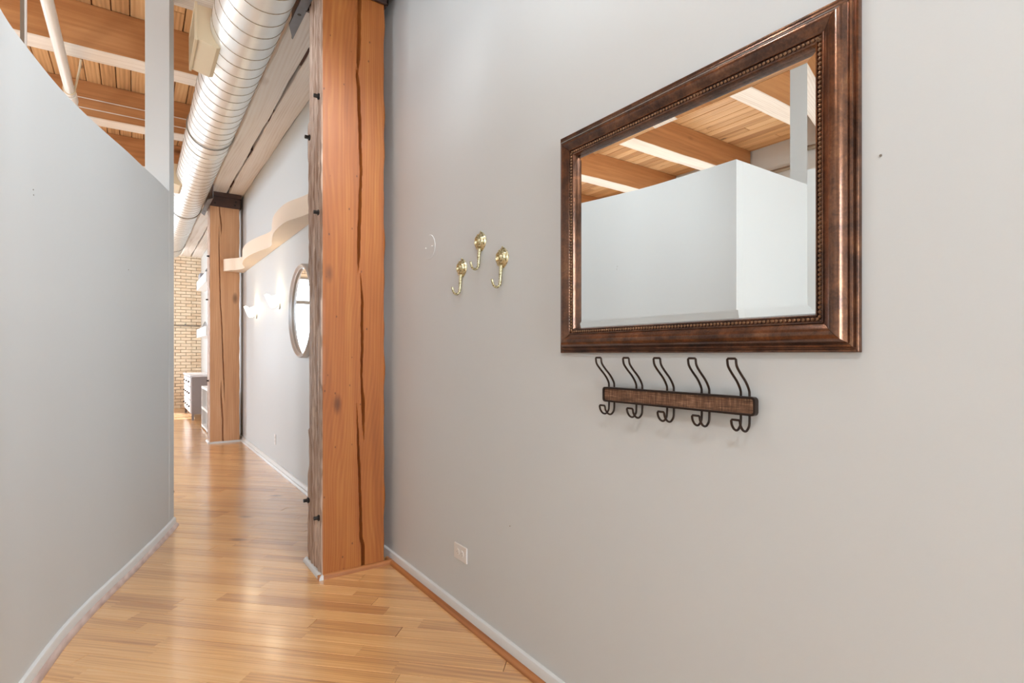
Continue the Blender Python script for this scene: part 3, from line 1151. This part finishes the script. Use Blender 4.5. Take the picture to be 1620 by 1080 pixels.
outer = round_rect(RY0, RY1, RZ0, RZ1, .008)
inner = round_rect(RY0 + .0042, RY1 - .0042, RZ0 + .0042, RZ1 - .0042, .005)
n = len(outer)
b = MB()
V = [W(RXo - .002, y, z) for y, z in outer] + [W(RXo - .002, y, z) for y, z in inner] + [W(RXo + .010, y, z) for y, z in outer] + [W(RXo + .010, y, z) for y, z in inner]
F = []
for k in range(n):
    m = (k + 1) % n
    F += [(k, m, n + m, n + k), (k, 2 * n + k, 2 * n + m, m), (n + k, n + m, 3 * n + m, 3 * n + k), (2 * n + k, 3 * n + k, 3 * n + m, 2 * n + m)]
b.add(V, F)
b.obj('rack_rim', M['wire'], rk, smooth=True)
b = MB()
V = [W(RXo + .002, y, z) for y, z in inner] + [W(RXo + .008, y, z) for y, z in inner]
b.add(V, [tuple(range(n)), tuple(range(n, 2 * n))[::-1]] + [(k, (k + 1) % n, n + (k + 1) % n, n + k) for k in range(n)])
b.obj('woven_panel', M['woven'], rk)
for y in (.70, .91):
    b = MB(); b.box((RXo + .009, y - .02, -.110), (XR, y + .02, -.097)); b.obj('mounting_block', M['wire'], rk)
for yc in (.9955, .902, .8085, .7155, .623):
    hw = .0095
    side = [(RXo + .013, -.1225, 0), (RXo + .013, -.0845, 0), (RXo + .011, -.070, 0), (RXo - .001, -.050, 0), (RXo - .019, -.030, 0), (RXo - .031, -.014, 0), (RXo - .034, .001, 0)]
    low = [(RXo + .013, -.132, 0), (RXo + .011, -.145, 0), (RXo + .001, -.1535, 0), (RXo - .010, -.151, 0), (RXo - .018, -.142, 0), (RXo - .0205, -.133, 0)]
    up = spline([(x_, z_, 0) for x_, z_, _ in side], 5)
    lo_ = spline([(x_, z_, 0) for x_, z_, _ in [side[0]] + low], 5)
    dz_ = -.010
    pth = []
    L1 = [(p.x, yc - hw, p.y + (dz_ if False else 0)) for p in reversed(lo_)] + [(p.x, yc - hw, p.y) for p in up[1:]]
    L2 = [(x_, yc + hw, z_) for (x_, _, z_) in reversed(L1)]

    def scz(p):
        # upper arm keeps below the mirror, lower arm as measured
        x_, y_, z_ = p
        return W(x_, y_, z_ if z_ < -.0845 else -.0845 + (z_ + .0845) * .86)
    top = [(RXo - .0345, yc - hw + .002 + (2 * hw - .004) * t, .0035) for t in (.0, .5, 1.0)]
    bot = [(RXo - .0210, yc + hw - .002 - (2 * hw - .004) * t, -.1305) for t in (.0, .5, 1.0)]
    ring_ = [scz(p) for p in L1 + top + L2 + bot]
    b = MB()
    b.tube(ring_ + [ring_[0]], .0032, 8, cap=False)
    b.obj('wire_hook', M['wire'], rk, smooth=True)

# ------------------------------------------------------------------ brass hooks
BH_LABELS = ['brass hook with embossed oval plate, highest and middle one of the three beside the mirror',
             'brass hook with embossed oval plate, left and lower one nearest the timber post',
             'brass hook with embossed oval plate, right one nearest the mirror']
for k, (y, zt, sc_) in enumerate(((1.655, .440, 1.0), (1.790, .362, .98), (1.515, .362, 1.0))):
    h = thing('brass_hook', W(XR, y, zt - .07), BH_LABELS[k], 'hook', 'brass hooks on the grey wall')
    b = MB()
    H_, Wd = .072 * sc_, .074 * sc_
    NR, NA = 12, 36
    V = [W(XR - .013, y, zt - H_ * .5)]
    for i in range(1, NR + 1):
        r_ = i / NR
        for j in range(NA):
            a = 2 * pi * j / NA
            px_, pz_ = cos(a) * Wd / 2, sin(a) * H_ / 2
            if sin(a) > 0:
                px_ *= 1 - .32 * sin(a) ** 2
            else:
                px_ *= 1 - .22 * sin(a) ** 2
            dome = .015 * (1 - r_ ** 3) + .0034 * cos(r_ * 24 + a * (1 if r_ > .45 else 0) + 0)
            dome += .0012 * (sin(a * 9 + r_ * 12)) * (1 if r_ > .5 else 0)
            V.append(W(XR - max(.0008, dome if i < NR else .0012), y + px_ * r_, zt - H_ * .5 + pz_ * r_))
    F = [(0, 1 + j, 1 + (j + 1) % NA) for j in range(NA)]
    for i in range(NR - 1):
        for j in range(NA):
            a0 = 1 + i * NA
            F.append((a0 + j, a0 + NA + j, a0 + NA + (j + 1) % NA, a0 + (j + 1) % NA))
    a0 = 1 + (NR - 1) * NA
    V += [W(XR + .0, y + (V[a0 + j].y / U - y), V[a0 + j].z / U - 1) for j in range(NA)]
    e0 = a0 + NA
    F += [(a0 + j, e0 + j, e0 + (j + 1) % NA, a0 + (j + 1) % NA) for j in range(NA)]
    b.add(V, F)
    b.obj('backplate', M['brass'], h, smooth=True)
    b = MB()
    zb = zt - H_ + .004
    pts = spline([(XR - .006, zb + .006, 0), (XR - .009, zb - .020, 0), (XR - .010, zb - .045, 0), (XR - .014, zb - .062, 0), (XR - .024, zb - .069, 0), (XR - .036, zb - .064, 0), (XR - .042, zb - .050, 0), (XR - .043, zb - .043, 0)], 6)
    m = len(pts)
    rad = [(.0085 - .0030 * min(1, i / (m * .5))) for i in range(m)]
    rad[-1] = .0064
    rad[-2] = .006
    b.tube([W(p.x, y, p.y) for p in pts], rad, 10)
    b.obj('hook_arm', M['brass'], h, smooth=True)
    b = MB()
    b.sphere(W(XR - .002, y, zt + .001), .0035, 8, 6)
    b.obj('top_knob', M['brass'], h, smooth=True)


# ------------------------------------------------------------------ outlets and plates
def outlet(yc, zc, w, hgt, label, sideways):
    t = thing('wall_outlet', W(XR, yc, zc - hgt / 2), label, 'outlet')
    pts = round_rect(yc - w / 2, yc + w / 2, zc - hgt / 2, zc + hgt / 2, .003, 3)
    ptsi = round_rect(yc - w / 2 + .002, yc + w / 2 - .002, zc - hgt / 2 + .002, zc + hgt / 2 - .002, .002, 3)
    n = len(pts)
    b = MB()
    V = [W(XR, y, z) for y, z in pts] + [W(XR - .0032, y, z) for y, z in pts] + [W(XR - .0045, y, z) for y, z in ptsi]
    b.add(V, [(k, (k + 1) % n, n + (k + 1) % n, n + k) for k in range(n)] + [(n + k, n + (k + 1) % n, 2 * n + (k + 1) % n, 2 * n + k) for k in range(n)] + [tuple(range(2 * n, 3 * n))])
    b.obj('cover_plate', M['plate'], t)
    for s in (-1, 1):
        oy, oz = (s * .0165, 0) if sideways else (0, s * .0165)
        b = MB()
        r = .0130
        pts2 = [(yc + oy + r * cos(a) * (1 if not sideways else .85), zc + oz + r * sin(a) * (1 if sideways else .85)) for a in [2 * pi * k / 20 for k in range(20)]]
        V = [W(XR - .0045, y, z) for y, z in pts2] + [W(XR - .0062, y, z) for y, z in pts2]
        b.add(V, [tuple(range(20, 40))] + [(k, (k + 1) % 20, 20 + (k + 1) % 20, 20 + k) for k in range(20)])
        f = b.obj('receptacle', M['plate'], t)
        b = MB()
        for (a1, a2, la, lb) in ((-.0035, .0045, .0012, .0050), (-.0035, -.0045, .0012, .0042), (.0060, 0, .0022, .0022)):
            if sideways:
                y_, z_, wy, wz = yc + oy + a1, zc + oz + a2, lb, la
            else:
                y_, z_, wy, wz = yc + oy + a2, zc + oz - a1, la, lb
            b.box((XR - .0066, y_ - wy / 2, z_ - wz / 2), (XR - .0060, y_ + wy / 2, z_ + wz / 2))
        b.obj('slot_holes', M['black'], f, kind='stuff')
    return t


outlet(1.80, -.758, .096, .060, 'pale double outlet mounted sideways low on the grey wall near the post', True)
outlet(5.13, -.757, .056, .090, 'small upright outlet low on the wall between the two posts', False)
cp = thing('blank_cover_plate', W(XR, 2.09, .40), 'round blank plate painted like the wall, left of the brass hooks', 'cover plate')
b = MB()
R = .052
V = [W(XR, 2.07 + R * cos(a) * 1.05, .452 + R * sin(a)) for a in [2 * pi * k / 40 for k in range(40)]]
V += [W(XR - .0014, 2.07 + (R - .001) * cos(a) * 1.05, .452 + (R - .001) * sin(a)) for a in [2 * pi * k / 40 for k in range(40)]]
b.add(V, [(k, (k + 1) % 40, 40 + (k + 1) % 40, 40 + k) for k in range(40)] + [tuple(range(40, 80))])
b.obj('plate_disc', M['wall'], cp)
for dy in (-.03, .03):
    b = MB(); b.sphere(W(XR - .003, 2.07 + dy, .452), .0035, 8, 6); b.obj('screw', M['trim'], cp)


def nail_hole(x, y, z, nx, ny, label):
    b_ = MB()
    n_ = Vector((nx, ny, 0)).normalized()
    p = W(x, y, z)
    b_.cyl(p + n_ * .0002, p + n_ * .0016, .0028, 10)
    o = b_.obj('wall_anchor', M['conduit'], origin=p)
    tag(o, label, 'wall anchor')


def on_part(y):
    x = partx(y)
    t = Vector((partx(y + .02) - partx(y - .02), .04)).normalized()
    return x, t.y, -t.x


x_, nx_, ny_ = on_part(2.20)
nail_hole(x_ + .001, 2.20, .505, nx_, ny_, 'tiny upper screw anchor on the curved left wall')
nail_hole(x_ + .001, 2.205, .490, nx_, ny_, 'tiny lower screw anchor on the curved left wall, just under the other')
x_, nx_, ny_ = on_part(3.02)
nail_hole(x_ + .001, 3.02, .385, nx_, ny_, 'tiny grey anchor near the far end of the curved left wall')
nail_hole(XR - .0005, .385, .331, -1, 0, 'tiny nail hole in the grey wall right of the big mirror')
nail_hole(XR - .0005, 1.47, -.57, -1, 0, 'tiny nail mark low on the grey wall right of the outlet')

ds = thing('door_stop', W(.205, 4.14, -.9), 'small brown bumper poking past the end of the curved wall near the floor', 'door stop')
# a short continuation of the partition behind the column carries it
b = MB()
V2 = [(.075, 3.718), (.180, 3.718), (.176, 4.30), (.09, 4.30)]
b.add([W(a, c, -1) for a, c in V2] + [W(a, c, ZP) for a, c in V2], [(3, 2, 1, 0), (4, 5, 6, 7), (0, 1, 5, 4), (1, 2, 6, 5), (2, 3, 7, 6), (3, 0, 4, 7)])
struct(b.obj('wall_stub', M['wall']))
b = MB(); b.cyl(W(.176, 4.14, -.885), W(.196, 4.14, -.893), .008, 12); b.obj('stem', M['bolt'], ds)
b = MB(); b.sphere(W(.200, 4.14, -.895), .012, 10, 8); b.obj('rubber_tip', plain('brown_rubber', srgb(112, 78, 60), .7), ds, smooth=True)

# ------------------------------------------------------------------ wavy ledge on the far wall
wl = thing('wavy_ledge', W(XR, 5.4, .93), 'peach wavy-edged ledge high on the wall between the posts', 'shelf')
LED = [(.985, 3.30), (.955, 3.55), (.93, 3.755), (.874, 3.984), (.862, 4.184), (.873, 4.455), (.915, 4.737), (.958, 5.02), (.912, 5.326), (.882, 5.589), (.878, 5.857),
       (.905, 6.15), (.965, 6.42), (.93, 6.60), (.862, 6.70), (.818, 6.78), (.812, 6.83)]
ed = spline([(x, y, 0) for x, y in LED], 6)
b = MB()
zb, zt = .93, 1.062
poly = [(p.x, p.y) for p in ed] + [(XR - .002, 6.83), (XR - .002, 3.30)]
n = len(poly)
bmw = bmesh.new()
vb = [bmw.verts.new(W(x, y, zb)) for x, y in poly]
vt = [bmw.verts.new(W(x, y, zt)) for x, y in poly]
fb = bmw.faces.new(vb); ft = bmw.faces.new(vt)
for k in range(n):
    bmw.faces.new((vb[k], vb[(k + 1) % n], vt[(k + 1) % n], vt[k]))
bmesh.ops.recalc_face_normals(bmw, faces=bmw.faces)
bmesh.ops.triangulate(bmw, faces=[fb, ft])
b.v = [v.co.copy() for v in bmw.verts]
bmw.verts.index_update()
b.f = [tuple(v.index for v in f.verts) for f in bmw.faces]
b.mi = [0] * len(b.f)
bmw.free()
b.obj('ledge_body', M['soffit'], wl, smooth=True)

# ------------------------------------------------------------------ round mirror
MC, MR = (4.10, .315), .342
rm = thing('round_mirror', W(XR, MC[0], MC[1] - MR), 'round mirror in a thick pewter ring on the wall past the foreground post', 'mirror')
b = MB()
n = 64
prof = [(0, 0), (0, .036), (-.004, .044), (-.012, .046), (-.018, .042), (-.024, .032), (-.032, .028), (-.034, .022), (-.034, 0)]
verts, faces = [], []
for k in range(n):
    a = 2 * pi * k / n
    for (dr, h) in prof:
        verts.append(W(XR - h, MC[0] + (MR + dr) * cos(a), MC[1] + (MR + dr) * sin(a)))
m = len(prof)
for k in range(n):
    for j in range(m):
        faces.append((k * m + j, k * m + (j + 1) % m, ((k + 1) % n) * m + (j + 1) % m, ((k + 1) % n) * m + j))
b.add(verts, faces)
b.obj('ring_frame', M['silver'], rm, smooth=True)
b = MB()
V = [W(XR - .018, MC[0] + (MR - .033) * cos(2 * pi * k / n), MC[1] + (MR - .033) * sin(2 * pi * k / n)) for k in range(n)]
b.add(V, [tuple(range(n))])
b.obj('glass', M['mirror'], rm)

# ------------------------------------------------------------------ wall sconces
for (yc, zc, lab) in ((6.02, .425, 'lit wall sconce with flared glass shade, nearest the far post'), (4.95, .448, 'lit wall sconce with flared glass shade, nearest the round mirror')):
    s = thing('wall_sconce', W(XR, yc, zc - .06), lab, 'wall lamp', 'wall sconces')
    b = MB(); b.cyl(W(XR, yc, zc - .03), W(XR - .012, yc, zc - .03), .042, 20); b.obj('back_plate', M['silver'], s, smooth=True)
    b = MB(); b.tube([W(XR - .01, yc, zc - .03), W(XR - .05, yc, zc - .05), W(XR - .054, yc, zc - .045)], .007, 8); b.obj('arm', M['silver'], s, smooth=True)
    b = MB()
    nseg, nl = 40, 8
    V, F = [], []
    for i in range(nl + 1):
        t = i / nl
        for k in range(nseg):
            a = 2 * pi * k / nseg
            r = (.018 + .045 * t ** .8) * (1 + .09 * t * cos(5 * a))
            V.append(W(XR - .056 + r * cos(a), yc + r * 1.05 * sin(a), zc - .050 + .100 * t + .010 * t * cos(5 * a)))
    for i in range(nl):
        for k in range(nseg):
            F.append((i * nseg + k, i * nseg + (k + 1) % nseg, (i + 1) * nseg + (k + 1) % nseg, (i + 1) * nseg + k))
    F.append(tuple(range(nseg)))
    b.add(V, F)
    b.obj('glass_shade', M['shade'], s, smooth=True)
    l = bpy.data.lights.new('sconce_bulb', 'POINT')
    l.energy = .6
    l.color = (1, .84, .62)
    l.shadow_soft_size = .03
    lo_o = bpy.data.objects.new('sconce_bulb', l)
    COL.objects.link(lo_o)
    lo_o.parent = s
    lo_o.location = W(XR - .056, yc, zc + .075) - WORLD[s.name]

# ------------------------------------------------------------------ far furniture
dr = thing('dresser', W(.86, 10.1, -1), 'pale fronted dresser with taupe side, standing by the brick wall', 'dresser')
b = MB(); b.box((.70, 9.44, -.91), (1.005, 10.85, -.345)); b.obj('carcass', M['dresser'], dr, bevel=.003)
b = MB(); b.box((.675, 9.41, -.345), (1.005, 10.88, -.318)); b.obj('dresser_top', M['dresser_front'], dr, bevel=.003)
for (lx, ly) in ((.715, 9.46), (.715, 10.83), (.99, 9.46), (.99, 10.83)):
    b = MB(); b.box((lx - .016, ly - .016, -1), (lx + .016, ly + .016, -.91)); b.obj('leg', M['dresser'], dr)
rows_ = [(-.49, -.36, 3), (-.69, -.505, 2), (-.895, -.705, 2)]
for (z0, z1, nd) in rows_:
    for k in range(nd):
        ya = 9.46 + (1.37) * k / nd + .006
        yb = 9.46 + (1.37) * (k + 1) / nd - .006
        b = MB(); b.box((.684, ya, z0), (.700, yb, z1)); d_ = b.obj('drawer', M['dresser_front'], dr, bevel=.002)
        for kk in ((.5,) if nd == 3 else (.25, .75)):
            b = MB(); yk = ya + (yb - ya) * kk; b.sphere(W(.674, yk, (z0 + z1) / 2), .016, 10, 8); b.obj('knob', M['bolt'], d_, smooth=True)

bk = thing('bookcase', W(.9, 7.8, -1), 'low white open bookcase just behind the far timber post', 'bookcase')
BX0, BX1, BY0, BY1 = .745, 1.0, 7.25, 8.50
for (y0, y1) in ((BY0, BY0 + .03), (BY1 - .03, BY1), ((BY0 + BY1) / 2 - .015, (BY0 + BY1) / 2 + .015)):
    b = MB(); b.box((BX0, y0, -1), (BX1, y1, -.465)); b.obj('side_panel', M['white'], bk)
for z in (-.98, -.74, -.465):
    b = MB(); b.box((BX0 - .002, BY0, z - .0), (BX1, BY1, z + .03)); b.obj('shelf', M['white'], bk)
b = MB(); b.box((BX1 - .01, BY0 + .03, -.95), (BX1 - .001, BY1 - .03, -.465)); b.obj('back_panel', M['dresser'], bk)

for k, (z0, z1, lab) in enumerate(((1.107, 1.261, 'upper thick white floating shelf against the right wall beyond the far post'), (.285, .43, 'lower thick white floating shelf against the right wall beyond the far post'))):
    t = thing('floating_shelf', W(.95, 10.2, z0), lab, 'shelf', 'floating shelves beyond the far post')
    b = MB(); b.box((.88, 9.4, z0), (XR, 10.9, z1)); b.obj('shelf_box', M['white'], t, bevel=.004)
    b = MB(); b.box((XR - .02, 9.35, z0 - .35), (XR, 9.42, z0 + .0)); b.obj('bracket', M['silver'], t)
sp = thing('stereo_speaker', W(.94, 10.6, 1.261), 'small grey speaker with dark round cone on the upper floating shelf', 'speaker')
b = MB(); b.box((.895, 10.45, 1.261), (1.0, 10.75, 1.365)); b.obj('cabinet', M['grey_box'], sp, bevel=.003)
b = MB(); b.cyl(W(.95, 10.45, 1.32), W(.95, 10.443, 1.32), .034, 20); b.obj('cone', M['speaker'], sp)
s2 = thing('media_box', W(.97, 9.8, 1.261), 'small charcoal box beside the speaker on the upper floating shelf', 'box')
b = MB(); b.box((.925, 9.7, 1.261), (1.005, 9.95, 1.352)); b.obj('casing', M['speaker'], s2, bevel=.003)
b = MB(); b.box((.935, 9.694, 1.28), (.995, 9.70, 1.33)); b.obj('front_panel', M['grey_box'], s2)
vz = thing('shelf_ornament', W(.95, 10.4, .43), 'pale angular ornament on the lower floating shelf', 'ornament')
b = MB()
V = [W(.90, 10.3, .43), W(1.0, 10.3, .43), W(1.0, 10.6, .43), (W(.90, 10.6, .43)), W(.955, 10.42, .545), W(.985, 10.5, .55)]
b.add(V, [(0, 1, 2, 3), (0, 1, 5, 4), (1, 2, 5), (2, 3, 4, 5), (3, 0, 4)])
b.obj('body', M['silver'], vz)

cw = thing('conduit', W(.3, YE - .02, .54), 'thin grey conduit running level across the brick wall', 'conduit')
b = MB(); b.tube([W(-.1, YE - .02, .54), W(1.0, YE - .02, .525)], .016, 10); b.obj('conduit_run', M['conduit'], cw, smooth=True)
for x in (.35, .75):
    b = MB(); b.box((x, YE - .036, .515), (x + .02, YE - .001, .56)); b.obj('clip', M['conduit'], cw)
wc = thing('cable', W(.86, YE - .01, .54), 'thin cable dropping down the brick wall from the conduit', 'cable')
b = MB(); b.tube([W(.87, YE - .012, 1.2), W(.865, YE - .012, .54), W(.86, YE - .012, .0), W(.868, YE - .012, -.5)], .005, 6); b.obj('cable_run', M['mortar'], wc)

sf = thing('sofa', W(-1.0, 10.2, -1), 'grey sofa below the end window, seen only in the round mirror', 'sofa')
b = MB(); b.box((-1.7, 9.9, -.95), (-.35, 10.6, -.62)); b.obj('seat', M['sofa'], sf, bevel=.03)
b = MB(); b.box((-1.7, 10.6, -.95), (-.35, 10.8, -.25)); b.obj('backrest', M['sofa'], sf, bevel=.03)
for x in (-1.85, -.35):
    b = MB(); b.box((x, 9.9, -1), (x + .15, 10.8, -.45)); b.obj('armrest', M['sofa'], sf, bevel=.03)

fl_ = thing('fill_uplight', W(-1.7, 3.6, -1), 'added uplight on a white stand, brightening the ceiling from the hidden room behind the curved wall', 'fill light')  # unseen light added to lift the ceiling beyond the partition
b = MB(); b.cyl(W(-1.7, 3.6, -1), W(-1.7, 3.6, -.975), .16, 28); b.obj('base', M['silver'], fl_, smooth=True)
b = MB(); b.cyl(W(-1.7, 3.6, -.975), W(-1.7, 3.6, .36), .014, 12); b.obj('pole', M['silver'], fl_, smooth=True)
b = MB(); b.tube([W(-1.7, 3.6, .36), W(-1.7, 3.6, .44), W(-1.7, 3.6, .50)], [.04, .15, .20], 32, cap=False); b.obj('lamp_shade', M['white'], fl_, smooth=True)
l = bpy.data.lights.new('lamp_bulb', 'POINT')
l.energy = 44
l.color = (1, .93, .82)
l.shadow_soft_size = .06
lb = bpy.data.objects.new('lamp_bulb', l)
COL.objects.link(lb)
lb.parent = fl_
lb.location = W(-1.7, 3.6, .49) - WORLD[fl_.name]

# ------------------------------------------------------------------ lamp over the mirror wall, plus added fill lamps (out of frame)


def ceiling_lamp(x, y, power, label, size=.10, z=1.93):
    t = thing('ceiling_lamp', W(x, y, z), label, 'ceiling lamp')
    b_ = MB()
    b_.cyl(W(x, y, z + .05), W(x, y, z + .11), size, 28, r2=size * .8)
    b_.cyl(W(x, y, z + .11), W(x, y, ZC), .012, 10)
    b_.obj('lamp_body', M['white'], t, smooth=True)
    l_ = bpy.data.lights.new('lamp_bulb', 'POINT')
    l_.shadow_soft_size = .07
    l_.energy = power
    l_.color = (.94, .96, .97)
    o_ = bpy.data.objects.new('lamp_bulb', l_)
    COL.objects.link(o_)
    o_.parent = t
    o_.location = W(x, y, z) - WORLD[t.name]


ceiling_lamp(.52, 1.05, 17, 'small white ceiling lamp hanging over the grey wall by the mirror', .06, 1.55)
ceiling_lamp(-.30, -.35, 62, 'added round white fill lamp hanging above the entry, unseen behind the camera', .10, 1.45)  # added to brighten the entry ceiling and return wall
ceiling_lamp(.35, -.95, 18, 'added round white fill lamp hanging unseen near the back wall of the entry', .10, 1.6)  # another added lamp, only there to brighten the entry
ts = thing('fill_spot', W(.85, 1.2, 1.62), 'added white fill spotlight above the grey wall, brightening the curved wall', 'spotlight')  # added out of view so the curved wall gets more light
aim = (W(-.12, 2.75, .0) - W(.85, 1.2, 1.62)).normalized()
b = MB(); c_ = W(.85, 1.2, 1.62); b.tube([c_ - aim * .16, c_ - aim * .02], [.035, .05], 24); b.obj('spot_head', M['white'], ts, smooth=True)
b = MB(); b.cyl(c_ - aim * .12, Vector((c_.x - aim.x * .12, c_.y - aim.y * .12, W(0, 0, 2.05).z)), .010, 10); b.obj('stem', M['white'], ts, smooth=True)
l = bpy.data.lights.new('spot_bulb', 'SPOT')
l.energy = 118
l.color = (.94, .97, 1.0)
l.spot_size = radians(84)
l.spot_blend = .8
l.shadow_soft_size = .045
so2 = bpy.data.objects.new('spot_bulb', l)
COL.objects.link(so2)
so2.parent = ts
so2.rotation_euler = aim.to_track_quat('-Z', 'Y').to_euler()
